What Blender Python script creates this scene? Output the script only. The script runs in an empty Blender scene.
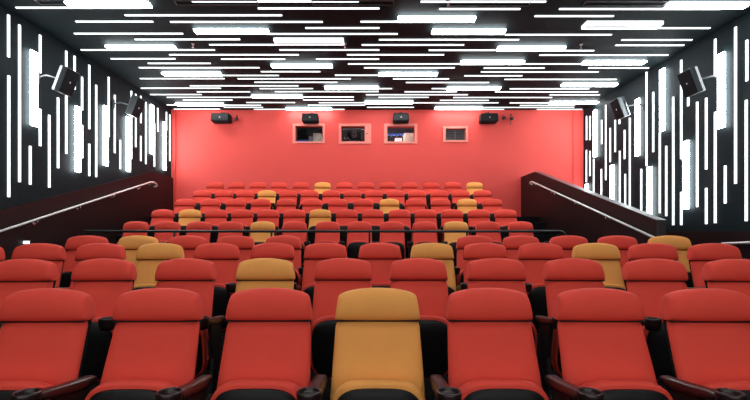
import bpy, bmesh, math
from mathutils import Vector, Matrix, Euler
PI = math.pi
scene = bpy.context.scene
C = scene.collection
F, CX, HY, CAMZ = 440.0, 374.0, 234.0, 1.30      # focal length in pixels, vanishing point, eye height
XL, XR, DW, ZC = -5.92, 6.13, 12.9, 1.30 + 3.64   # left wall, right wall, rear wall, ceiling

def Xof(px, D): return (px - CX) * D / F
def Zof(py, D): return CAMZ + (HY - py) * D / F

# ------------------------------------------------------------------ materials
def mat(name, col, rough=0.6, metal=0.0, bump=0.0, bscale=200.0, var=0.0, vscale=3.0, emit=None, estr=0.0, spec=0.5, coat=0.0):
    m = bpy.data.materials.new(name); m.use_nodes = True
    nt = m.node_tree; b = nt.nodes['Principled BSDF']
    b.inputs['Base Color'].default_value = (*col, 1)
    b.inputs['Roughness'].default_value = rough
    b.inputs['Metallic'].default_value = metal
    b.inputs['Specular IOR Level'].default_value = spec
    if coat: b.inputs['Coat Weight'].default_value = coat
    tc = nt.nodes.new('ShaderNodeTexCoord')
    if var:
        n = nt.nodes.new('ShaderNodeTexNoise'); n.inputs['Scale'].default_value = vscale; n.inputs['Detail'].default_value = 4
        r = nt.nodes.new('ShaderNodeMix'); r.data_type = 'RGBA'
        r.inputs[6].default_value = (*[c * (1 - var) for c in col], 1)
        r.inputs[7].default_value = (*[min(1, c * (1 + var)) for c in col], 1)
        nt.links.new(tc.outputs['Object'], n.inputs['Vector'])
        nt.links.new(n.outputs['Fac'], r.inputs[0]); nt.links.new(r.outputs[2], b.inputs['Base Color'])
    if bump:
        n = nt.nodes.new('ShaderNodeTexNoise'); n.inputs['Scale'].default_value = bscale; n.inputs['Detail'].default_value = 3
        bp = nt.nodes.new('ShaderNodeBump'); bp.inputs['Strength'].default_value = bump; bp.inputs['Distance'].default_value = 0.01
        nt.links.new(tc.outputs['Object'], n.inputs['Vector'])
        nt.links.new(n.outputs['Fac'], bp.inputs['Height']); nt.links.new(bp.outputs['Normal'], b.inputs['Normal'])
    if emit:
        b.inputs['Emission Color'].default_value = (*emit, 1); b.inputs['Emission Strength'].default_value = estr
    return m

M = dict(
    red=mat('red_fabric', (0.80, 0.068, 0.043), 0.75, bump=0.10, bscale=260, var=0.05, vscale=9, spec=0.3),
    yellow=mat('yellow_fabric', (0.88, 0.375, 0.090), 0.75, bump=0.10, bscale=260, var=0.05, vscale=9, spec=0.3),
    plastic=mat('black_plastic', (0.005, 0.005, 0.006), 0.5, spec=0.3, bump=0.05, bscale=400),
    arm=mat('arm_plastic', (0.020, 0.009, 0.009), 0.32),
    stand=mat('black_steel', (0.010, 0.010, 0.011), 0.5),
    silver=mat('silver_metal', (0.75, 0.75, 0.75), 0.25, metal=1.0),
    rail=mat('rail_metal', (0.88, 0.84, 0.82), 0.35, metal=0.35),
    blackrail=mat('black_rail', (0.012, 0.013, 0.014), 0.4),
    redwall=mat('red_wall_paint', (0.76, 0.060, 0.046), 0.6, bump=0.05, bscale=40, var=0.03, vscale=2),
    frame=mat('pink_red_frame', (0.82, 0.22, 0.17), 0.5),
    dark=mat('black_acoustic_panel', (0.0055, 0.0150, 0.0190), 0.65, spec=0.18, bump=0.08, bscale=60, var=0.25, vscale=1.2),
    ceil=mat('black_ceiling', (0.0050, 0.0135, 0.0165), 0.7, spec=0.12, bump=0.08, bscale=60, var=0.25, vscale=1.2),
    maroon=mat('dark_maroon_panel', (0.013, 0.0040, 0.0042), 0.5, spec=0.3, var=0.2, vscale=2),
    cap=mat('parapet_cap', (0.05, 0.045, 0.048), 0.35),
    carpet=mat('black_carpet', (0.005, 0.005, 0.006), 0.95, bump=0.3, bscale=150, spec=0.1),
    thin=mat('thin_strip_glow', (0.8, 0.82, 0.82), 0.5, emit=(0.92, 0.98, 1.0), estr=1.05),
    big=mat('broad_light_glow', (0.9, 0.9, 0.9), 0.4, emit=(0.92, 0.98, 1.0), estr=10.5),
    dim=mat('dim_light_glow', (0.85, 0.85, 0.85), 0.4, emit=(0.95, 0.99, 1.0), estr=1.05),
    slot=mat('brown_slot', (0.10, 0.06, 0.06), 0.5),
    tray=mat('dark_tray', (0.10, 0.09, 0.09), 0.4),
    spk=mat('speaker_body', (0.075, 0.085, 0.09), 0.3, metal=0.5),
    grille=mat('speaker_grille', (0.009, 0.014, 0.016), 0.6, spec=0.08, bump=0.2, bscale=300),
    white=mat('white_plastic', (0.8, 0.8, 0.8), 0.5),
    blue=mat('blue_plastic', (0.02, 0.12, 0.7), 0.5),
    cream=mat('cream_casing', (0.62, 0.62, 0.52), 0.6),
    booth=mat('booth_black', (0.015, 0.018, 0.03), 0.8),
    louvre=mat('grey_louvre', (0.25, 0.25, 0.25), 0.4, metal=0.3),
    screen=mat('screen_fill_glow', (0.8, 0.8, 0.8), 0.8, emit=(1, 0.96, 0.92), estr=0.85),  # emission added as fill for the front seats
)
gl = bpy.data.materials.new('window_glass'); gl.use_nodes = True
g = gl.node_tree.nodes['Principled BSDF']; g.inputs['Transmission Weight'].default_value = 1.0
g.inputs['Roughness'].default_value = 0.0; g.inputs['IOR'].default_value = 1.1
g.inputs['Base Color'].default_value = (0.95, 0.97, 1, 1)
M['glass'] = gl

# ------------------------------------------------------------------ helpers
def obj(name, bm, m, parent=None, smooth=False, bevel=0.0, loc=None):
    me = bpy.data.meshes.new(name)
    bmesh.ops.recalc_face_normals(bm, faces=bm.faces)
    bm.to_mesh(me); bm.free()
    if smooth:
        for p in me.polygons: p.use_smooth = True
    me.materials.append(m)
    o = bpy.data.objects.new(name, me); C.objects.link(o)
    if parent: o.parent = parent
    if loc: o.location = loc
    if bevel:
        b = o.modifiers.new('Bevel', 'BEVEL'); b.width = bevel; b.segments = 2; b.limit_method = 'ANGLE'
    return o
def tag(o, label, cat, group=None, kind=None):
    n = len(label.split()); assert 4 <= n <= 16, (n, label)
    o['label'] = label; o['category'] = cat
    if group: o['group'] = group
    if kind: o['kind'] = kind
    return o
def struct(o, label, cat):
    o['kind'] = 'structure'; o['label'] = label; o['category'] = cat; return o
def empty(name, loc, rz=0.0):
    o = bpy.data.objects.new(name, None); C.objects.link(o); o.location = loc; o.rotation_euler = (0, 0, rz)
    o.empty_display_size = 0.1
    return o
def box(bm, x0, x1, y0, y1, z0, z1, mtx=None):
    vs = [bm.verts.new((x, y, z)) for x in (x0, x1) for y in (y0, y1) for z in (z0, z1)]
    for f in ((0,1,3,2),(4,6,7,5),(0,4,5,1),(2,3,7,6),(0,2,6,4),(1,5,7,3)): bm.faces.new([vs[i] for i in f])
    if mtx is not None: bmesh.ops.transform(bm, matrix=mtx, verts=vs)
    return vs
def tube(bm, pts, r, n=10):
    pts = [Vector(p) for p in pts]; rings = []
    for i, p in enumerate(pts):
        d = (pts[min(i+1, len(pts)-1)] - pts[max(i-1, 0)]).normalized()
        up = Vector((0,0,1)) if abs(d.z) < 0.9 else Vector((1,0,0))
        a = d.cross(up).normalized(); b = d.cross(a).normalized()
        rings.append([bm.verts.new(p + a*math.cos(2*PI*k/n)*r + b*math.sin(2*PI*k/n)*r) for k in range(n)])
    loft(bm, rings)
def loft(bm, rings, cap=True, closed=True):
    for A, B in zip(rings, rings[1:]):
        n = len(A)
        for k in range(n if closed else n-1):
            bm.faces.new((A[k], A[(k+1) % n], B[(k+1) % n], B[k]))
    if cap:
        bm.faces.new(rings[0][::-1]); bm.faces.new(rings[-1])
def lathe(bm, prof, cx, cy, n=24):
    rings = [[bm.verts.new((cx + r*math.cos(2*PI*k/n), cy + r*math.sin(2*PI*k/n), z)) for k in range(n)] for r, z in prof]
    loft(bm, rings)
def prism(bm, poly, axis, a, b):
    def P(u, v, w):
        return {'x': (w, u, v), 'y': (u, w, v), 'z': (u, v, w)}[axis]
    A = [bm.verts.new(P(u, v, a)) for u, v in poly]; B = [bm.verts.new(P(u, v, b)) for u, v in poly]
    loft(bm, [A, B])

ORD = ['zeroth','first','second','third','fourth','fifth','sixth','seventh','eighth','ninth','tenth','eleventh','twelfth','thirteenth','fourteenth','fifteenth',
       'sixteenth','seventeenth','eighteenth','nineteenth','twentieth']
TENS = {2: ('twenty','twentieth'), 3: ('thirty','thirtieth'), 4: ('forty','fortieth'), 5: ('fifty','fiftieth')}
def ordw(n):
    if n <= 20: return ORD[n]
    t, u = divmod(n, 10)
    return TENS[t][1] if u == 0 else TENS[t][0] + '-' + ORD[u]

# ------------------------------------------------------------------ the room
Y0 = -5.0
rows_y = [2.40, 3.53, 4.70, 5.66, 8.30, 9.25, 10.25, 11.25, 12.35]
rows_top = [1.014, 1.115, 1.215, 1.29, 1.548, 1.828, 2.13, 2.43, 2.765]
SEAT_TOP = 1.014
rows_z = [t - SEAT_TOP for t in rows_top]
edges = [Y0, 2.72, 3.9, 4.95, 7.35, 8.45, 9.42, 10.42, 11.45, DW]
LAX, RAX, PX = -4.85, 3.15, 4.31              # left aisle edge, right aisle edge, parapet inner face
for i in range(9):
    bm = bmesh.new()
    x1 = XR if i < 4 else PX
    box(bm, XL, x1, edges[i], edges[i+1], rows_z[i] - 0.35, rows_z[i])
    struct(obj('floor', bm, M['carpet']), 'black carpeted floor tier under the %s row of seats' % ordw(i+1), 'floor')
bm = bmesh.new(); box(bm, PX, XR, edges[4], DW, rows_z[3] - 0.5, rows_z[3] - 0.3)
struct(obj('floor', bm, M['carpet']), 'dark entry passage floor behind the right parapet', 'floor')

bm = bmesh.new(); box(bm, XL - 0.2, XL, Y0, DW, -0.5, ZC)
struct(obj('wall_left', bm, M['dark']), 'black left side wall with vertical light strips', 'wall')
bm = bmesh.new(); box(bm, XR, XR + 0.2, Y0, DW, -0.5, ZC)
struct(obj('wall_right', bm, M['dark']), 'black right side wall with vertical light strips', 'wall')
bm = bmesh.new(); box(bm, XL - 0.2, XR + 0.2, Y0, DW + 0.2, ZC, ZC + 0.15)
struct(obj('ceiling', bm, M['ceil']), 'flat black ceiling crossed by white light strips', 'ceiling')
bm = bmesh.new(); box(bm, XL - 0.2, XR + 0.2, Y0 - 0.2, Y0, -0.5, ZC)
struct(obj('wall_front', bm, M['dark']), 'black front wall behind the cinema screen', 'wall')
bm = bmesh.new(); box(bm, -4.9, 5.1, Y0 + .003, Y0 + 0.05, 0.7, 4.7)
tag(obj('fill_screen', bm, M['screen']), 'unseen white cinema screen on the front wall, glow added as fill', 'screen')  # unseen screen, its glow added to brighten the seat fronts

# rear wall with four port openings
ports = [  # outer frame px box, opening px box
    ((292.8, 325.0, 123.8, 143.6), (295.6, 322.7, 126.3, 141.6)),
    ((338.8, 371.3, 123.8, 144.0), (341.2, 364.7, 126.5, 141.6)),
    ((384.0, 417.2, 123.8, 143.9), (387.4, 414.6, 126.5, 141.6)),
    ((443.0, 467.9, 126.5, 142.2), (445.7, 465.7, 128.8, 140.4))]
op = [(Xof(a, DW), Xof(b, DW), Zof(d, DW), Zof(c, DW)) for _, (a, b, c, d) in ports]
bm = bmesh.new()
z_lo, z_hi = min(o[2] for o in op), max(o[3] for o in op)
WB = DW + 0.2
box(bm, XL - 0.2, XR + 0.2, DW, WB, -0.5, z_lo); box(bm, XL - 0.2, XR + 0.2, DW, WB, z_hi, ZC)
cur = XL - 0.2
for x0, x1, z0, z1 in op:
    box(bm, cur, x0, DW, WB, z_lo, z_hi)
    if z0 > z_lo + 1e-4: box(bm, x0, x1, DW, WB, z_lo, z0)
    if z1 < z_hi - 1e-4: box(bm, x0, x1, DW, WB, z1, z_hi)
    cur = x1
box(bm, cur, XR + 0.2, DW, WB, z_lo, z_hi)
struct(obj('wall_back', bm, M['redwall']), 'plain red rear wall with projection windows', 'wall')
# corner pilasters
bm = bmesh.new(); box(bm, 5.83, XR, DW - 0.03, DW, rows_z[3], ZC)
struct(obj('trim_1', bm, M['redwall']), 'red corner pilaster at the right end of rear wall', 'trim')
bm = bmesh.new(); box(bm, XL, XL + 0.12, DW - 0.05, DW, rows_z[3], ZC)
struct(obj('trim_2', bm, M['redwall']), 'red corner trim at the left end of rear wall', 'trim')
# projection windows
wl = ['red framed projection window farthest left, white box inside', 'red framed projection window with the projector lens behind it',
      'red framed projection window with a blue strip inside', 'smallest red framed rear window with grey louvres']
for i, ((a, b, c, d), _) in enumerate(ports):
    x0, x1, z0, z1 = Xof(a, DW), Xof(b, DW), Zof(d, DW), Zof(c, DW)
    u0, u1, w0, w1 = op[i]
    bm = bmesh.new(); yy0, yy1 = DW - 0.035, DW + 0.02
    box(bm, x0, u0, yy0, yy1, z0, z1); box(bm, u1, x1, yy0, yy1, z0, z1)
    box(bm, u0, u1, yy0, yy1, z0, w0); box(bm, u0, u1, yy0, yy1, w1, z1)
    e = empty('window_%d' % (i+1), ((x0+x1)/2, DW, z0)); struct(e, wl[i], 'window')
    f = obj('window_frame', bm, M['frame'], bevel=0.006); f.parent = e; f.matrix_parent_inverse = Matrix.Translation(-e.location)
    if i < 3:
        bm = bmesh.new(); box(bm, u0, u1, DW + 0.1, DW + 0.106, w0, w1)
        p = obj('pane', bm, M['glass']); p.parent = e; p.matrix_parent_inverse = Matrix.Translation(-e.location)
    else:
        bm = bmesh.new(); n = 6
        for k in range(n):
            zz = w0 + (k + .5) * (w1 - w0) / n
            box(bm, u0, u1, -0.022, 0.022, -0.004, 0.004, Matrix.Translation((0, DW + 0.06, zz)) @ Matrix.Rotation(0.5, 4, 'X'))
        box(bm, (u0+u1)/2 - .01, (u0+u1)/2 + .01, DW + 0.08, DW + 0.09, w0, w1)
        p = obj('louvres', bm, M['louvre']); p.parent = e; p.matrix_parent_inverse = Matrix.Translation(-e.location)
bm = bmesh.new(); lathe(bm, [(0.018, 0), (0.018, 0.02), (0.012, 0.025)], 0, 0, 14)
k = obj('wall_switch', bm, M['plastic']); k.rotation_euler = (PI/2, 0, 0); k.location = (Xof(367, DW), DW - 0.035, Zof(134, DW))
tag(k, 'small round black button beside the second projection window', 'button')
# the booth behind
bm = bmesh.new(); bx0, bx1, bz0, bz1, by1 = -3.0, 3.4, 3.2, 4.94, DW + 2.2
for q in ((bx0, bx1, by1, by1 + .05, bz0, bz1), (bx0 - .05, bx0, WB, by1, bz0, bz1), (bx1, bx1 + .05, WB, by1, bz0, bz1),
          (bx0, bx1, WB, by1, bz0 - .05, bz0), (bx0, bx1, WB, by1, bz1, bz1 + .05)): box(bm, *q)
struct(obj('wall_booth', bm, M['booth']), 'dark projection booth seen through the windows', 'wall')
BD = DW + 0.7
def bbox_(name, px0, px1, py0, py1, m, label, cat, d=0.3, D=BD):
    bm = bmesh.new(); x0, x1 = Xof(px0, D), Xof(px1, D); z0, z1 = Zof(py1, D), Zof(py0, D)
    box(bm, x0, x1, D, D + d, max(z0, bz0), z1)
    return tag(obj(name, bm, m, bevel=0.01), label, cat)
bbox_('white_cabinet', 313, 321, 133, 160, M['cream'], 'cream cabinet inside the leftmost projection window', 'cabinet')
bbox_('cardboard_box', 308.5, 313, 136, 160, M['louvre'], 'small grey box left of the cream booth cabinet', 'box')
bbox_('dark_machine', 298, 307, 128, 139.5, M['grille'], 'dark machine on blue case in the leftmost projection window', 'machine')
bbox_('blue_binder', 296, 308, 140, 160, M['blue'], 'low blue case in the leftmost projection window', 'case')
bbox_('booth_cabinet', 404, 414, 133, 160, M['cream'], 'cream cabinet inside the blue strip projection window', 'cabinet')
bbox_('paper_stack', 395, 402, 138, 160, M['white'], 'low white stack inside the blue strip projection window', 'paper')
bbox_('blue_tube', 387, 403, 133.6, 135.6, M['blue'], 'long blue strip across the third projection window', 'strip', 0.04, DW + 0.3)
def projector(px, py, label):
    D = DW + 0.55; x, z = Xof(px, D), Zof(py, D)
    e = tag(empty('film_projector', (x, D, bz0)), label, 'projector')
    zz = z - bz0
    bm = bmesh.new(); box(bm, -0.22, 0.22, 0.05, 0.7, zz - 0.12, zz + 0.13); obj('housing', bm, M['grille'], e, bevel=0.02)
    bm = bmesh.new(); box(bm, -0.16, 0.16, 0.1, 0.6, 0, zz - 0.12); obj('pedestal', bm, M['stand'], e, bevel=0.01)
    bm = bmesh.new(); lathe(bm, [(0.075, 0), (0.085, 0.03), (0.085, 0.16), (0.075, 0.17), (0.06, 0.165), (0.05, 0.12)], 0, 0, 20)
    l = obj('lens', bm, M['spk'], e, smooth=True); l.rotation_euler = (PI/2, 0, 0); l.location = (0, 0.06, zz)
projector(354, 135, 'black film projector with round lens behind the second window')

L = bpy.data.lights.new('booth_lamp', 'POINT'); L.energy = 40; L.shadow_soft_size = 0.1; L.color = (1, .98, .92)
lo = bpy.data.objects.new('booth_lamp', L); C.objects.link(lo); lo.location = (0.3, DW + 0.5, 4.8)

# ------------------------------------------------------------------ parapet, wainscots
zt = Zof(172, 11.78); 
poly = [(6.71, rows_z[3] - 0.3), (DW, rows_z[3] - 0.3), (DW, zt), (11.78, zt), (6.71, Zof(220.7, 6.71))]
e = tag(empty('parapet', (PX + .07, 6.71, rows_z[3])), 'dark maroon sloping parapet wall along the right aisle stairs', 'parapet', kind='structure')
bm = bmesh.new(); prism(bm, poly, 'x', PX, PX + 0.137)
o = obj('panel', bm, M['maroon']); o.parent = e; o.matrix_parent_inverse = Matrix.Translation(-e.location)
bm = bmesh.new(); c = 0.012
z1 = Zof(220.7, 6.71)
prism(bm, [(6.70, z1), (11.78, zt), (DW, zt), (DW, zt + c), (11.78, zt + c), (6.70, z1 + c)], 'x', PX - 0.006, PX + 0.143)
o = obj('cap', bm, M['cap']); o.parent = e; o.matrix_parent_inverse = Matrix.Translation(-e.location)
bm = bmesh.new(); box(bm, PX + 0.002, PX + 0.135, 6.695, 6.712, rows_z[3], z1)
o = obj('end_plate', bm, M['cap']); o.parent = e; o.matrix_parent_inverse = Matrix.Translation(-e.location)
# left: cladding with the sloping top
CL = XL + 0.06
zl1 = Zof(172, 11.6); zl0 = Zof(209, 7.0); sl = (zl1 - zl0) / 4.6
bm = bmesh.new(); prism(bm, [(6.0, -0.2), (DW - .06, -0.2), (DW - .06, zl1), (11.6, zl1), (6.0, zl1 - sl * 5.6)], 'x', XL, CL)
struct(obj('trim_3', bm, M['maroon']), 'dark maroon sloping cladding on the left wall behind handrail', 'trim')
bm = bmesh.new(); box(bm, XR - 0.04, XR, 1.0, DW - .13, -0.3, CAMZ + 0.05)
struct(obj('trim_4', bm, M['maroon']), 'dark low wainscot on the right side wall', 'trim')

# aisle stairs
def stairs(name, x0, x1, label):
    e = tag(empty(name, (x0, edges[4], rows_z[3])), label, 'stairs')
    for i in range(4, 9):
        zprev = rows_z[i-1]; z = rows_z[i]; yb = edges[i]
        h = (z - zprev)
        bm = bmesh.new(); box(bm, x0, x1, yb - 0.42, yb, zprev, zprev + h/2)
        o = obj('step', bm, M['carpet'], bevel=0.01); o.parent = e; o.matrix_parent_inverse = Matrix.Translation(-e.location)
stairs('aisle_stairs', RAX, PX - 0.003, 'black carpeted aisle steps below the right parapet')
stairs('aisle_stairs', CL + .01, LAX, 'black carpeted aisle steps along the left handrail')

# handrails
def handrail(pts, label, brackets, wallx, r=0.019):
    e = tag(empty('handrail', pts[0]), label, 'handrail')
    inv = Matrix.Translation(-e.location)
    bm = bmesh.new(); tube(bm, pts, r, 12); o = obj('rail', bm, M['rail'], smooth=True); o.parent = e; o.matrix_parent_inverse = inv
    for (x, y, z) in brackets:
        s = 1 if wallx > x else -1
        bm = bmesh.new(); tube(bm, [(x, y, z - .015), (x, y, z - .055), (x + s*.02, y, z - .075), (wallx - s*.004, y, z - .075)], 0.008, 8)
        tube(bm, [(wallx - s*.010, y, z - .075), (wallx, y, z - .075)], 0.032, 14)
        o = obj('bracket', bm, M['silver'], smooth=False); o.parent = e; o.matrix_parent_inverse = inv
RX = CL + 0.075
def onrail(x, a, b, y): t = (y - a[0]) / (b[0] - a[0]); return (x, y, a[1] + t * (b[1] - a[1]))
a, b = (6.88, Zof(230, 6.88)), (11.4, Zof(182, 11.4))
pts = [onrail(RX, a, b, 3.0), onrail(RX, a, b, 11.4), (RX, 11.55, b[1] + .01), (RX, 11.68, b[1] - .01), (RX, 11.74, b[1] - .06), (RX - .03, 11.74, b[1] - .08), (CL, 11.74, b[1] - .08)]
D_ = lambda px: F * abs(RX) / (CX - px)
handrail(pts, 'pale metal handrail sloping along the left wall', [onrail(RX, a, b, D_(p)) for p in (152, 140, 114, 80.5, 38)], CL)
RX2 = PX - 0.08
a, b = (6.65, Zof(237.5, 6.65)), (11.8, Zof(181.5, 11.8))
D2 = lambda px: F * RX2 / (px - CX)
pts = [(PX, 11.95, b[1] - .06), (RX2 + .03, 11.95, b[1] - .06), (RX2, 11.95, b[1] - .03), (RX2, 11.88, b[1]), onrail(RX2, a, b, 11.75), onrail(RX2, a, b, 6.2)]
handrail(pts, 'pale metal handrail on the inner face of right parapet', [onrail(RX2, a, b, D2(p)) for p in (533, 551.5, 575, 605.5)] , PX)
pts = [(XR - .12, 7.6, CAMZ - .165), (XR - .12, 7.1, CAMZ - .14), (XR - .12, 5.4, CAMZ - .06)]
handrail(pts, 'short pale handrail low on the right wall at frame edge', [(XR - .12, 7.45, CAMZ - .157), (XR - .12, 6.4, CAMZ - .107)], XR - .04)

# black guard rail at the cross aisle
e = tag(empty('guard_rail', (-1, 7.30, rows_z[4])), 'long black metal guard rail crossing in front of the rear seating', 'railing')
inv = Matrix.Translation(-e.location); YR = 7.42; zr = Zof(231.3, YR)
bm = bmesh.new()
tube(bm, [(Xof(84, YR), YR, zr), (Xof(559, YR), YR, zr), (Xof(562.5, YR), YR, zr - .012), (Xof(565, YR), YR, zr - .05), (Xof(566, YR), YR, zr - .11), (Xof(566, YR), YR, rows_z[4])], 0.021, 12)
o = obj('top_rail', bm, M['blackrail'], smooth=True); o.parent = e; o.matrix_parent_inverse = inv
for px in (84.5, 174.5, 271.5, 369.5, 467):
    bm = bmesh.new(); x = Xof(px, YR); tube(bm, [(x, YR, rows_z[4]), (x, YR, zr)], 0.016, 10)
    lathe(bm, [(0.05, rows_z[4]), (0.05, rows_z[4] + .008)], x, YR, 16)
    o = obj('post', bm, M['blackrail']); o.parent = e; o.matrix_parent_inverse = inv

# small white wall light near the left aisle
x = CL; D = F * abs(CL) / (CX - 25.4)
bm = bmesh.new(); box(bm, x, x + 0.05, D - .05, D + .03, Zof(243.8, D), Zof(241, D))
tag(obj('wall_light', bm, M['thin'], bevel=.004), 'tiny white light box low on the left wall', 'wall light')

# ------------------------------------------------------------------ ceiling strips and lights
thin_c = [  # x0, x1, y (pixels on the ceiling plane)
 (192,358.7,1.7),(420.7,545.9,2.0),
 (16,140,8.0),(258,379.4,8.7),(439.4,520.2,9.3),(559.2,721,9.3),
 (125,282,15.6),(534.6,613.6,16.4),
 (75.7,153,21.9),(170.3,322.7,22.2),(360.5,437,22.0),
 (305.5,379.4,28.3),(598.7,710,28.4),
 (74.2,182.9,33.9),(268.6,397.6,34.2),(505,611.6,35.0),
 (135,240,39.7),(379,519,40),(621.6,692,40.2),
 (209.3,277.6,45),(361.7,464,45.2),(615.4,684,45.5),
 (81,214.8,50.2),(279.5,379.4,50.2),(428.8,495,50.5),(564,594,50.9),
 (169.3,298.8,55),(347,444,55),(539.6,668.2,55.3),
 (111,175.3,59),(221.2,285.2,59.3),(316,379.2,59.3),
 (148,210.6,63.6),(348,583,64.2),
 (139,259.4,67.9),(364,454.7,68),(483.8,544.4,68.3),(588.5,648.8,68.2),
 (261,320.3,71.9),(481,598.4,72.2),
 (221,278.8,75.7),(335,379,75.5),(464.4,522.3,76),
 (140,224.4,78.8),(237.7,350.8,79),(393,449,79.1),(504.6,616.6,79.6),
 (254.5,337.3,82.5),(406,489,82.7),
 (190,298.4,86),
 (141,220.7,88.4),(259.7,313,88.8),(378.5,392,88.8),(431.7,447,88.8),(509.8,589,89),
 (197,249.9,92),(275,378.5,91.8),(404.5,457,92),(495,598,92.1),
 (150.3,201.5,94.7),(365.9,467.9,94.9),(549.7,599.8,95),
 (167,252,97.5),(303.6,353.9,97.2),(378.5,428.8,97.5),(453.4,552,97.7),
 (183,232.5,100.2),(303,354,100.1),(440,488.7,100.5),
 (246.4,295,102.7),(318.9,365,102.9),(413,498.5,103),(509.8,549,103.1),
 (166.8,176,105.1),(224,261,105.4),(308,365,105.3),(519.9,574.7,105.6),
 (224,263,107.5),(367,413.9,107.5),(482.6,574,107.6),
 (174,219.9,109.3),(253.9,286,109.5),(331.7,344.4,109.6),(482.6,504,109.5),(537,582,109.6)]
big_c = [(67.5,150,0.3,8.4),(667,748,1.2,9.2),(397.8,475.3,14.9,23.2),(194.9,268.6,27.2,35),(431.9,505,27.3,35.6),
 (107,175.4,44,50.8),(497.3,564.6,45,52),(460.7,523.7,58.8,65.8),(271.5,332.3,62.6,69.2),(582.8,645,59.3,65.6),
 (162.8,221.3,71,77),(379,437.4,71.2,77.2),(561.7,616.6,82,87.6),(324.7,378.5,84.8,90.6),(447,500.3,85.4,91.2),
 (252,302.5,93.8,99.3),(365,412.9,99.7,105),(549.5,597.6,100,105.4),(176,223.9,102,107),(286,331.6,106.8,111),(435,482,106,110.4)]
dim_c = [(584,660,22.6,29),(274.7,343.8,39,45.2)]
tray_c = [(37,66,1.5,4.6),(175,258,2.0,6.0),(312,394,2.2,6.2),(449,530,2.8,7.4),(584,666,2.6,7.2)]
def Dc(y, z=ZC - 0.012): return (z - CAMZ) * F / (HY - y)
items = []
for x0, x1, y in thin_c: items.append((y, x0, x1, 'thin', y, y))
for x0, x1, a_, b_ in big_c: items.append(((a_+b_)/2, x0, x1, 'big', a_, b_))
# label rows: cluster by distance
thin_rows = []
for t in sorted(thin_c, key=lambda t: -t[2]):
    if thin_rows and abs(thin_rows[-1][-1][2] - t[2]) < 0.85: thin_rows[-1].append(t)
    else: thin_rows.append([t])
for ri, row in enumerate(thin_rows):
    row.sort()
    for k, (x0, x1, y) in enumerate(row):
        D = Dc(y); X0, X1 = Xof(x0, D), Xof(x1, D)
        bm = bmesh.new(); w = 0.016
        box(bm, X0, X1, D - w, D + w, ZC - 0.015, ZC + .004)
        o = obj('light_strip', bm, M['thin'])
        kind = 'long' if X1 - X0 > 2.0 else ('short' if X1 - X0 < 1.0 else 'medium')
        pos = 'alone' if len(row) == 1 else ('leftmost' if k == 0 else 'rightmost' if k == len(row)-1 else ordw(k+1) + ' from left')
        tag(o, '%s thin ceiling strip, %s in the %s strip line from the red wall' % (kind, pos, ordw(ri+1)), 'light strip', 'thin light strips on the ceiling')
def lumi(cx, cy, cz, Lh, m, name='ceiling_light', wd=0.085):
    e = empty(name, (cx, cy, cz))
    bm = bmesh.new(); box(bm, -Lh, Lh, -wd + .05, wd - .05, -0.024, .004); obj('base', bm, M['white'] if m is not M['tray'] else m, e)
    bm = bmesh.new(); box(bm, -Lh, Lh, -wd, wd, -0.056, -0.024); obj('diffuser', bm, m, e, bevel=0.012)
    return e
bs = sorted(big_c, key=lambda t: -(t[2]+t[3]))
for i, (x0, x1, a_, b_) in enumerate(bs):
    D = Dc((a_+b_)/2, ZC - 0.035); X0, X1 = Xof(x0, D), Xof(x1, D)
    e = lumi((X0+X1)/2, D, ZC, (X1-X0)/2, M['big'])
    side = 'left' if (X0+X1)/2 < -1.8 else 'right' if (X0+X1)/2 > 1.8 else 'middle'
    tag(e, 'broad bright ceiling light, %s nearest the red wall, in the %s part' % (ordw(i+1), side) if i else
        'broad bright ceiling light nearest the red wall, left of centre', 'ceiling light', 'broad bright ceiling lights')
for (x0, x1, a_, b_), s in zip(dim_c, ('at the right behind the front row of lights', 'left of centre with a brown slot')):
    D = Dc((a_+b_)/2, ZC - .04); X0, X1 = Xof(x0, D), Xof(x1, D); Lh = (X1-X0)/2
    e = tag(empty('ceiling_light', ((X0+X1)/2, D, ZC)), 'dimmer hollow ceiling light ' + s, 'ceiling light', 'dim ceiling lights')
    bm = bmesh.new()
    box(bm, -Lh, Lh, -.10, -.02, -0.06, 0); box(bm, -Lh, Lh, .035, .10, -0.06, 0); box(bm, -Lh, -Lh+.03, -.02, .035, -.06, 0); box(bm, Lh-.03, Lh, -.02, .035, -.06, 0)
    obj('diffuser', bm, M['dim'], e, bevel=.004)
    bm = bmesh.new(); box(bm, -Lh+.03, Lh-.03, -.02, .035, -0.055, 0); obj('slot', bm, M['slot'], e)
tl = ['leftmost', 'second from left', 'middle', 'second from right', 'rightmost']
for (x0, x1, a_, b_), s in zip(tray_c, tl):
    D = Dc((a_+b_)/2, ZC - .03); X0, X1 = Xof(x0, D), Xof(x1, D); Lh = (X1-X0)/2
    bm = bmesh.new(); w = .07
    box(bm, -Lh, Lh, -w, -w+.012, -.02, 0); box(bm, -Lh, Lh, w-.012, w, -.02, 0)
    box(bm, -Lh, -Lh+.012, -w, w, -.02, 0); box(bm, Lh-.012, Lh, -w, w, -.02, 0); pass
    o = obj('unlit_light_tray', bm, M['tray'], loc=((X0+X1)/2, D, ZC + .004))
    tag(o, 'unlit dark light tray at the photo top edge, %s of five' % s, 'light fitting', 'unlit ceiling trays')
# the same lights carry on over the front rows, towards the screen
import random
random.seed(4)
k = 0
for yy in (5.3, 3.2, 1.0, -1.4):
    for xx in (-4.0, -1.3, 1.5, 4.3):
        k += 1
        e = lumi(xx + random.uniform(-.5, .5), yy + random.uniform(-.3, .3), ZC, 0.65, M['big'])
        tag(e, 'broad bright ceiling light above the front seats, outside the view', 'ceiling light', 'ceiling lights above the front seats outside the view')
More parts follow.
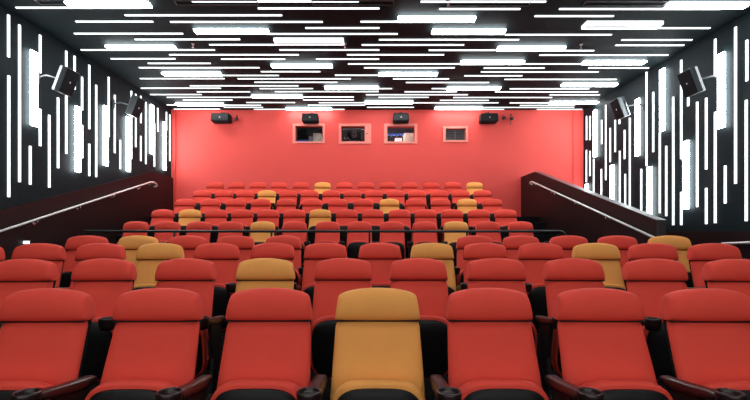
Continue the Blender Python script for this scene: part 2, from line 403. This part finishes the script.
# sprinklers
for i, (px, py, s) in enumerate(((193, 47, 'left part'), (345, 47, 'centre'), (581, 47.5, 'right part'), (448, 4.5, 'centre at photo top edge'))):
    D = Dc(py, ZC - .06); bm = bmesh.new(); x = Xof(px, D)
    lathe(bm, [(0.03, ZC + .004), (0.03, ZC - .01), (0.008, ZC - .012), (0.008, ZC - .07), (0.022, ZC - .075), (0.022, ZC - .08)], x, D, 12)
    tag(obj('sprinkler_head', bm, M['rail']), 'tiny pendant sprinkler on the black ceiling, %s' % s, 'sprinkler', 'ceiling sprinklers')

# ------------------------------------------------------------------ wall strips
left_t = [(8.8,15,57),(9,75.6,197),(19.8,25,182),(40.4,35,73),(40.4,109,146),(30.5,146,184.5),(49.5,115,187.5),(58.3,97.6,168),(66.5,51,153.6),
 (74.8,56,89.4),(82.3,77,110),(82.4,125,158),(89.5,65,129),(89.5,144,176),(96.4,85,177),(108.9,77,137),(115,95,153),(120.4,140,169),(131.6,91,159),
 (136,94,147),(141,96,123),(141,136,161),(146,102,164),(154.6,123,166.6),(158,108,131.5),(166.6,112,130),(170,114.6,161)]
left_b = [(29,37.7,51,126),(74,80.6,106.5,172),(102.2,108.4,106,165.6),(125,130.8,117,171.5),(149.3,154.3,105,154),(162,166.4,122,170)]
right_t = [(586.4,116,140),(589.8,116,140),(586.2,150,182),(589.8,151,176),(593.5,159,197),(601.6,120,144),(601.2,169,198),(605.6,105,180),(610,128,162),
 (615,120,152),(619.6,151,205),(619.3,118,124),(624.4,130,159),(625,174,208),(629.6,118,208),(641,169,212),(646.3,68,166),(653,92,152),(659.6,132,213),
 (666,146,216),(673,97,225),(681,60,159),(681,192,225),(688,96,106),(697,102,207),(706,98,169.5),(706,188,224),(715,112,223),(715,39,77),
 (725,165.6,203.4),(735.3,27,183.6),(746.6,40,81),(746,100,221)]
right_b = [(592.8,598,110,157),(610,615,165,203),(634.4,641,99,156),(646.6,653,167,217),(659.6,666,69,131),(683,690,141,209),(718,726,53,128),(585.5,588.5,184,191)]
def wall_strips(side, thin, big):
    XW = XL if side == 'left' else XR; s = 1 if side == 'left' else -1
    def Dx(px, off): return F * (XW + s*off) / (px - CX)
    ts = sorted(thin, key=lambda t: -abs(t[0]-CX))
    # order from the front of the room
    for i, (px, y0, y1) in enumerate(ts):
        D = Dx(px, 0.014); bm = bmesh.new(); w = .018
        z0, z1 = Zof(y1, D), Zof(y0, D)
        xa, xb = sorted((XW - s*.004, XW + s*.020)); box(bm, xa, xb, D - w, D + w, z0, z1)
        o = obj('light_strip', bm, M['thin'])
        kind = 'tall' if z1 - z0 > 1.6 else 'short' if z1 - z0 < .8 else 'medium'
        lvl = 'low' if z1 < 3.1 else ('high' if z0 > 3.1 else 'mid-height')
        tag(o, '%s thin vertical light strip, %s on the %s wall, %s counted from the photo edge' % (kind, lvl, side, ordw(i+1)), 'light strip', 'thin light strips on the %s wall' % side)
    bsd = sorted(big, key=lambda t: -abs(t[0]-CX))
    for i, (p0, p1, y0, y1) in enumerate(bsd):
        D = Dx((p0+p1)/2, 0.035); z0, z1 = Zof(y1, D), Zof(y0, D); Lh = (z1-z0)/2
        e = empty('wall_light', (XW, D, (z0+z1)/2))
        wd = 0.078 if p1-p0 > 3.5 else .07
        bm = bmesh.new(); xa, xb = sorted((-s*.004, s*.028)); box(bm, xa, xb, -wd+.05, wd-.05, -Lh, Lh); obj('base', bm, M['white'], e)
        bm = bmesh.new(); xa, xb = sorted((s*.028, s*.062)); box(bm, xa, xb, -wd, wd, -Lh, Lh); obj('diffuser', bm, M['big'], e, bevel=.012)
        tag(e, 'broad bright vertical light on the %s wall, %s counted from the photo edge' % (side, ordw(i+1)), 'wall light', 'broad lights on the %s wall' % side)
wall_strips('left', left_t, left_b); wall_strips('right', right_t, right_b)

# ------------------------------------------------------------------ speakers
def side_speaker(px, py, D, s, label, sc=1.0):
    X, Z = Xof(px, D), Zof(py, D)
    e = tag(empty('wall_speaker', (X, D, Z)), label, 'speaker', 'speakers on the side walls')
    R = Matrix.Rotation(0.0, 4, 'Z')
    # body frame: +X' = the grille direction (towards the room centre, tilted down and to the front)
    fwd = Vector((s*0.93, 0.02, -0.34)).normalized(); up = Vector((0, 0, 1)); side = fwd.cross(up).normalized(); up = side.cross(fwd).normalized()
    m = Matrix((( fwd.x, side.x, up.x, 0), (fwd.y, side.y, up.y, 0), (fwd.z, side.z, up.z, 0), (0, 0, 0, 1)))
    bm = bmesh.new(); n = 9; ring = []
    hw, hh, dp = .165*sc, .225*sc, .22*sc
    prof = [(0.0, hw), (0.0, -hw)] + [(-dp*math.sin(PI*t/n)**.8 if 0 < t < n else 0, -hw*math.cos(PI*t/n)) for t in range(1, n)]
    A = [bm.verts.new(m @ Vector((a, b, -hh))) for a, b in prof]; B = [bm.verts.new(m @ Vector((a, b, hh))) for a, b in prof]
    loft(bm, [A, B]); obj('cabinet', bm, M['spk'], e, bevel=.01)
    bm = bmesh.new(); box(bm, 0, .012, -hw+.008, hw-.008, -hh+.008, hh-.008, m); g_ = obj('grille', bm, M['grille'], e, bevel=.005)
    bm = bmesh.new(); box(bm, .012, .016, -.012, .012, -.015, .015, m); obj('badge', bm, M['white'], g_)
    bm = bmesh.new(); XW = XL if s > 0 else XR
    back = m @ Vector((-dp*.9, 0, 0)); wp = Vector((XW - X, back.y + .0, back.z + .02))
    tube(bm, [back, Vector((back.x*.4 + wp.x*.6, back.y, back.z + .06)), wp], .016, 8)
    br = obj('bracket', bm, M['spk'], e)
    bm = bmesh.new(); tube(bm, [wp + Vector((s*.002, 0, -.1)), wp + Vector((s*.002, 0, .1))], .03, 10); obj('wall_plate', bm, M['spk'], br)
    bm = bmesh.new(); tube(bm, [back + Vector((0, 0, -.1)), back + Vector((0, 0, .1))], .02, 8); obj('yoke', bm, M['silver'], br)
side_speaker(69.5, 82.5, 7.75, 1, 'black tilted loudspeaker on left wall, nearer the photo edge')
side_speaker(138.5, 108, 10.0, 1, 'black tilted loudspeaker on left wall, nearer the red wall')
side_speaker(687.5, 83.5, 7.75, -1, 'black tilted loudspeaker on right wall, nearer the photo edge')
side_speaker(617, 109.5, 10.0, -1, 'black tilted loudspeaker on right wall, nearer the red wall')
bl = ['leftmost on the red wall', 'above the leftmost projection window', 'above the blue strip projection window', 'rightmost on the red wall']
for (x0, x1, y0, y1), s in zip(((209.6,228.4,112.5,123.3),(301,318,112.5,123.3),(393,409.5,112.3,123.2),(481.5,499.3,112.4,123.4)), bl):
    D = 12.5; X0, X1, Z0, Z1 = Xof(x0, D), Xof(x1, D), Zof(y1 + .3, 12.8), Zof(y0, D)
    e = tag(empty('rear_speaker', ((X0+X1)/2, DW, Z0)), 'black box loudspeaker ' + s, 'speaker', 'speakers on the rear wall')
    w, h = (X1-X0)/2, Z1-Z0
    bm = bmesh.new(); prism(bm, [(-w, .03), (-w*.9, 0), (w*.9, 0), (w, .03), (w*.93, h), (-w*.93, h)], 'y', -.34, -.06)
    obj('cabinet', bm, M['grille'], e, bevel=.015)
    bm = bmesh.new(); prism(bm, [(-w*.9, .03), (w*.9, .03), (w*.86, h-.03), (-w*.86, h-.03)], 'y', -.355, -.34)
    g_ = obj('grille', bm, M['plastic'], e, bevel=.005)
    bm = bmesh.new(); box(bm, -.014, .014, -.36, -.355, h*.5-.012, h*.5+.012); obj('badge', bm, M['white'], g_)
    bm = bmesh.new(); tube(bm, [(0, -.18, h-.01), (0, -.18, h+.06), (0, -.01, h+.06)], .018, 8); br = obj('bracket', bm, M['stand'], e)
    bm = bmesh.new(); box(bm, -.05, .05, -.02, .003, h*.6, h+.1); obj('wall_plate', bm, M['stand'], br)
def camera_(px, py, h, label):
    D = DW - .12; e = tag(empty('ceiling_sensor', (Xof(px, D), DW, Zof(py, D))), label, 'camera', 'small devices on the rear wall')
    bm = bmesh.new(); box(bm, -.035, .035, -.2, -.08, -.05, .04, Matrix.Rotation(.3, 4, 'X')); obj('body', bm, M['stand'], e, bevel=.01)
    bm = bmesh.new(); tube(bm, [(0, 0, h*.5), (0, -.06, h*.5), (0, -.12, .03)], .012, 8)
    obj('bracket', bm, M['stand'], e)
    if h > .15:
        bm = bmesh.new(); tube(bm, [(0, -.05, .1), (0, -.05, -.22)], .008, 6); obj('cable', bm, M['stand'], e)
camera_(236.5, 117.5, .14, 'small dark camera right of the leftmost rear speaker')
camera_(504, 116.5, .1, 'small dark camera right of the rightmost rear speaker')
camera_(511.5, 117, .2, 'small dark camera with hanging cable, farthest right on red wall')

# ------------------------------------------------------------------ seats
HW = 0.231
def headrest_bm():
    bm = bmesh.new(); rings = []
    us = [-1, -.985, -.95, -.88, -.75, -.5, -.25, 0, .25, .5, .75, .88, .95, .985, 1]
    prof = [(.0, .836), (-.046, .834), (-.072, .850), (-.076, .900), (-.064, .945), (-.046, .982), (-.018, 1.006), (.022, 1.010), (.062, .985), (.078, .93), (.072, .86), (.03, .835)]
    for u in us:
        a = abs(u); t = max(0, 1 - a**9)**.5 if a < 1 else 0
        th = .55 + .45 * t
        ring = []
        for (y, z) in prof:
            k = (z - .832) / .178
            zz = .832 + (z - .832) * (1 - .19 * a**2.3 - .10 * (1 - t))
            yy = .0 + (y) * th + .012 * a * a
            xx = u * (HW + .003 - .020 * k)
            ring.append(bm.verts.new((xx, yy, zz)))
        rings.append(ring)
    loft(bm, rings); return bm
def slab_bm(hw, z0, z1, yfun, thick, round_=.03, nx=9, nz=8, bulge=.012, hwfun=None, topdrop=0.0):
    bm = bmesh.new(); rings = []
    for j in range(nz + 1):
        v = j / nz; z = z0 + (z1 - z0) * v; w = hwfun(v) if hwfun else hw
        front, back = [], []
        for i in range(nx + 1):
            u = -1 + 2*i/nx; a = abs(u)
            e_ = max(0, 1 - a**8)**.5 if a < 1 else 0
            zz = z - topdrop * a**3 * v
            front.append((u*w, yfun(v) - thick/2 * (.5 + .5*e_) - bulge*(1-a*a)*math.sin(PI*min(1, v*.9+.1)), zz))
            back.append((u*w, yfun(v) + thick/2 * (.5 + .5*e_), zz))
        rings.append([bm.verts.new(p) for p in front + back[::-1]])
    loft(bm, rings); return bm
def sup(hw, hh, n, N=44, nb=None):
    out = []
    for k in range(N):
        t = 2*PI*k/N; c_, s_ = math.cos(t), math.sin(t)
        nn = n if s_ >= 0 or nb is None else nb
        out.append((hw*math.copysign(abs(c_)**(2/nn), c_), hh*math.copysign(abs(s_)**(2/nn), s_)))
    return out
def plate_bm(layers, zc, tilt):
    bm = bmesh.new(); rings = []
    for hw, hh, y, n in layers:
        rings.append([bm.verts.new((x, y + tilt*(-z), zc + z)) for x, z in sup(hw, hh, n)])
    loft(bm, rings); return bm
def build_proto(color):
    t = empty('cinema_chair', (0, 0, 0))
    def sub(o, lv=1):
        s_ = o.modifiers.new('Subdivision', 'SUBSURF'); s_.levels = lv; s_.render_levels = lv; return o
    m = M[color]
    sub(obj('headrest', headrest_bm(), m, t, smooth=True))
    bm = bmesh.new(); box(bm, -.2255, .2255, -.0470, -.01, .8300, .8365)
    obj('crease_shade', bm, M['plastic'], [c_ for c_ in t.children][0], bevel=.003)  # dark slab stands in for the shadow gap below the headrest
    sub(obj('backrest', slab_bm(HW, .36, .862, lambda v: -.195 + .206*v, .062, bulge=.018, hwfun=lambda v: .250 - .023*v), m, t, smooth=True))
    sub(obj('back_shell', slab_bm(.21, .30, .92, lambda v: -.10 + .175*v, .03, hwfun=lambda v: .20 + .015*v), M['plastic'], t, smooth=True))
    zc, tl_ = .345, .16
    cu = obj('seat_cushion', plate_bm([(.20, .205, -.160, 4), (.229, .232, -.170, 4), (.238, .241, -.195, 3.6), (.241, .245, -.225, 3.4), (.239, .243, -.252, 3.4), (.232, .234, -.266, 3.4), (.19, .19, -.26, 3.4)], zc, tl_), m, t, smooth=True)
    pn = obj('seat_pan', plate_bm([(.210, .214, -.240, 3.6), (.219, .223, -.266, 3.6), (.214, .219, -.278, 3.6), (.19, .196, -.292, 3.4), (.12, .13, -.302, 3), (.03, .03, -.305, 2)], zc - .004, tl_), M['plastic'], cu, smooth=True)
    bm = bmesh.new(); lathe(bm, [(0.009, 0), (0.009, .006), (.005, .008)], 0, 0, 12)
    bd = obj('number_plate', bm, M['silver'], cu); bd.rotation_euler = (PI/2, 0, 0); bd.location = (0.022, -.286 - tl_*.17, zc + .17)
    return t
def arm_proto():
    bm = bmesh.new(); rings = []
    for (y, w, zt_, th) in ((-.09, .026, .568, .03), (-.11, .033, .580, .045), (-.19, .036, .589, .055), (-.30, .037, .602, .055), (-.39, .038, .616, .052), (-.44, .043, .626, .05), (-.49, .047, .632, .05), (-.52, .045, .634, .045)):
        ring = []
        for x, z in sup(1, 1, 3.2, 16): ring.append(bm.verts.new((x*w, y, zt_ - th/2 + z*th/2 - .000)))
        rings.append(ring)
    loft(bm, rings)
    a_ = obj('armrest', bm, M['arm'], smooth=True)
    bm = bmesh.new()
    lathe(bm, [(.030, .563), (.044, .570), (.050, .598), (.053, .633), (.053, .642), (.050, .646), (.045, .646), (.042, .640), (.038, .588), (.034, .584), (.001, .584)], 0, -.535, 28)
    c_ = obj('cup_holder', bm, M['plastic' if False else 'arm'], a_, smooth=True)
    bm = bmesh.new(); prism(bm, [(-.12, 0), (-.46, 0), (-.46, .02), (-.36, .05), (-.33, .30), (-.38, .53), (-.39, .575), (-.14, .555), (-.17, .3), (-.16, .05), (-.12, .02)], 'x', -.014, .014)
    s_ = obj('stand', bm, M['stand'], bevel=.004)
    return a_, s_
def copy_tree(o, parent=None):
    c_ = o.copy(); C.objects.link(c_)
    if parent: c_.parent = parent
    for ch in list(o.children): copy_tree(ch, c_)
    return c_
protos = {c_: build_proto(c_) for c_ in ('red', 'yellow')}
arm0, stand0 = arm_proto()
used = set(); arm_used = [False]
def put_arm(seat, dx):
    if not arm_used[0]: a_, s_ = arm0, stand0; arm_used[0] = True
    else: a_, s_ = copy_tree(arm0), copy_tree(stand0)
    for q in (a_, s_): q.parent = seat; q.location = (dx, 0, 0)
    a_.location.z = -.010
WPX = .452
def left_edge(e, D): return Xof(e, D) + WPX/2
def right_edge(e, D): return Xof(e, D) - WPX/2
rows = []
def curved(D0, spec, c_):
    out = []
    for typ, px, col in spec:
        D = D0
        for _ in range(3):
            X = left_edge(px, D) if typ == 'L' else right_edge(px, D) if typ == 'R' else Xof(px, D)
            D = D0 * (1 - c_ * (X/3.2)**2)
        k_ = .03 if D0 < 3 else .045
        out.append((X * (1 - k_/D0) if c_ else X, D, col, -2*c_*D0*X/10.24))
    return out
def S(ls, c, rs, ys=()):
    a_ = [('L', p) for p in ls] + [('C', p) for p in c] + [('R', p) for p in rs]
    return [(t, p, 'yellow' if i in ys else 'red') for i, (t, p) in enumerate(a_)]
rows.append(curved(rows_y[0], S([.5, 114.3, 226.7], [377.6], [531.7, 642.7, 754], (3,)), .03))
rows.append(curved(rows_y[1], S([-10, 71.8, 155.1, 236, 314.8], [], [447.3, 525.7, 604.6, 687.5, 771], (3,)), .04))
rows.append(curved(rows_y[2], S([-50, 13.7, 76, 136.4, 194, 250.7, 304], [379.9], [453.8, 507.3, 563.9, 619.9, 677.5, 739.6], (3, 8, 11)), .05))
rows.append(curved(rows_y[3], S([66.5, 118, 167.9, 216.9, 264.9], [], [493.1, 540, 588.4, 637.6, 690], (1, 9)), .05))
rows.append(curved(rows_y[4], S([], [135.9,167.6,198.9,230.9,262.6,294.8,327.7,359.6,392,424.4,456,487.9,520.6], [], (4, 10)), 0))
rows.append(curved(rows_y[5], S([], [162.8,190,216.2,242.4,268.3,294.5,320.3,346.9,372.9,399.5,425.5,452,478.8,505.7], [], (1, 6)), 0))
rows.append(curved(rows_y[6], S([], [185.2,210.6,235.9,260.9,286.3,312.2,337.9,363.5,389.4,415.3,440.8,467,492.3], [], (8, 11)), 0))
rows.append(curved(rows_y[7], S([], [202,224,245.3,266.8,288.2,309.7,331.2,352.6,373.7,395.5,417,439.2,460.8,482.3], [], (3,)), 0))
rows.append(curved(rows_y[8], S([], [215.1,236.5,258.2,279,300.9,322.6,344.5,365.7,387.8,409.5,431.2,452.9,474.6], [], (5, 12)), 0))
rn = ['nearest row', 'second row from the front', 'third row from the front', 'gapped fourth row', 'row just behind the guard rail',
      'second row behind the guard rail', 'middle row of the rear block', 'last row but one', 'back row against the red wall']
for r, seats in enumerate(rows):
    ny = sum(1 for s_ in seats if s_[2] == 'yellow'); iy = 0; n = len(seats)
    for i, (X, D, col, yaw) in enumerate(seats):
        if col not in used: t = protos[col]; used.add(col)
        else: t = copy_tree(protos[col])
        t.location = (X, D, rows_z[r]); t.rotation_euler = (0, 0, yaw)
        for ch in t.children:
            if ch.name.startswith('seat_cushion'): ch.location.z = (0, .005, .02, .03, .055, .09, .09, .09, .09)[r]
        if i == n - 1: p = 'rightmost'
        elif i == 0: p = 'leftmost'
        else: p = ordw(i+1) + ' from left'
        if col == 'yellow':
            iy += 1
            w = 'the only yellow one' if ny == 1 else ('left one' if iy == 1 else 'right one' if iy == ny else 'middle one') + (' of two' if ny == 2 else ' of three')
            lab = 'mustard yellow cinema chair, %s in the %s' % (w, rn[r])
        else:
            near = ''
            if i+1 < n and seats[i+1][2] == 'yellow': near = ' beside yellow'
            elif i and seats[i-1][2] == 'yellow': near = ' beside yellow'
            lab = 'red padded cinema chair, %s%s, %s' % (p, near, rn[r])
        tag(t, lab, 'cinema chair', 'each %s cinema chair in the %s' % (col, rn[r].split(',')[0]))
        seats[i] = (X, D, col, yaw, t)
# shared armrests: one between two neighbours, carried by the seat on its right; block ends get their own
for r, seats in enumerate(rows):
    for i, (X, D, col, yaw, t) in enumerate(seats):
        prev = seats[i-1] if i else None
        gap = prev is None or (X - prev[0]) > .9
        put_arm(t, -.30 if gap else -(X - prev[0])/2)
        nxt = seats[i+1] if i+1 < len(seats) else None
        if nxt is None or nxt[0] - X > .9: put_arm(t, .30)

# ------------------------------------------------------------------ world, camera, view
w = bpy.data.worlds.new('World'); scene.world = w; w.use_nodes = True
w.node_tree.nodes['Background'].inputs[0].default_value = (0.5, 0.55, 0.6, 1); w.node_tree.nodes['Background'].inputs[1].default_value = 0.05
cam = bpy.data.cameras.new('camera'); co = bpy.data.objects.new('camera', cam); C.objects.link(co)
co.location = (0, 0, CAMZ); co.rotation_euler = (PI/2, 0, 0)
cam.sensor_width = 36; cam.lens = F/750*36; cam.shift_x = (375-CX)/750; cam.shift_y = (HY-200)/750; cam.clip_start = .05
scene.camera = co
scene.view_settings.view_transform = 'Standard'; scene.view_settings.look = 'None'
scene.view_settings.gamma = 1; scene.view_settings.use_curve_mapping = False
scene.view_settings.exposure = 0.92
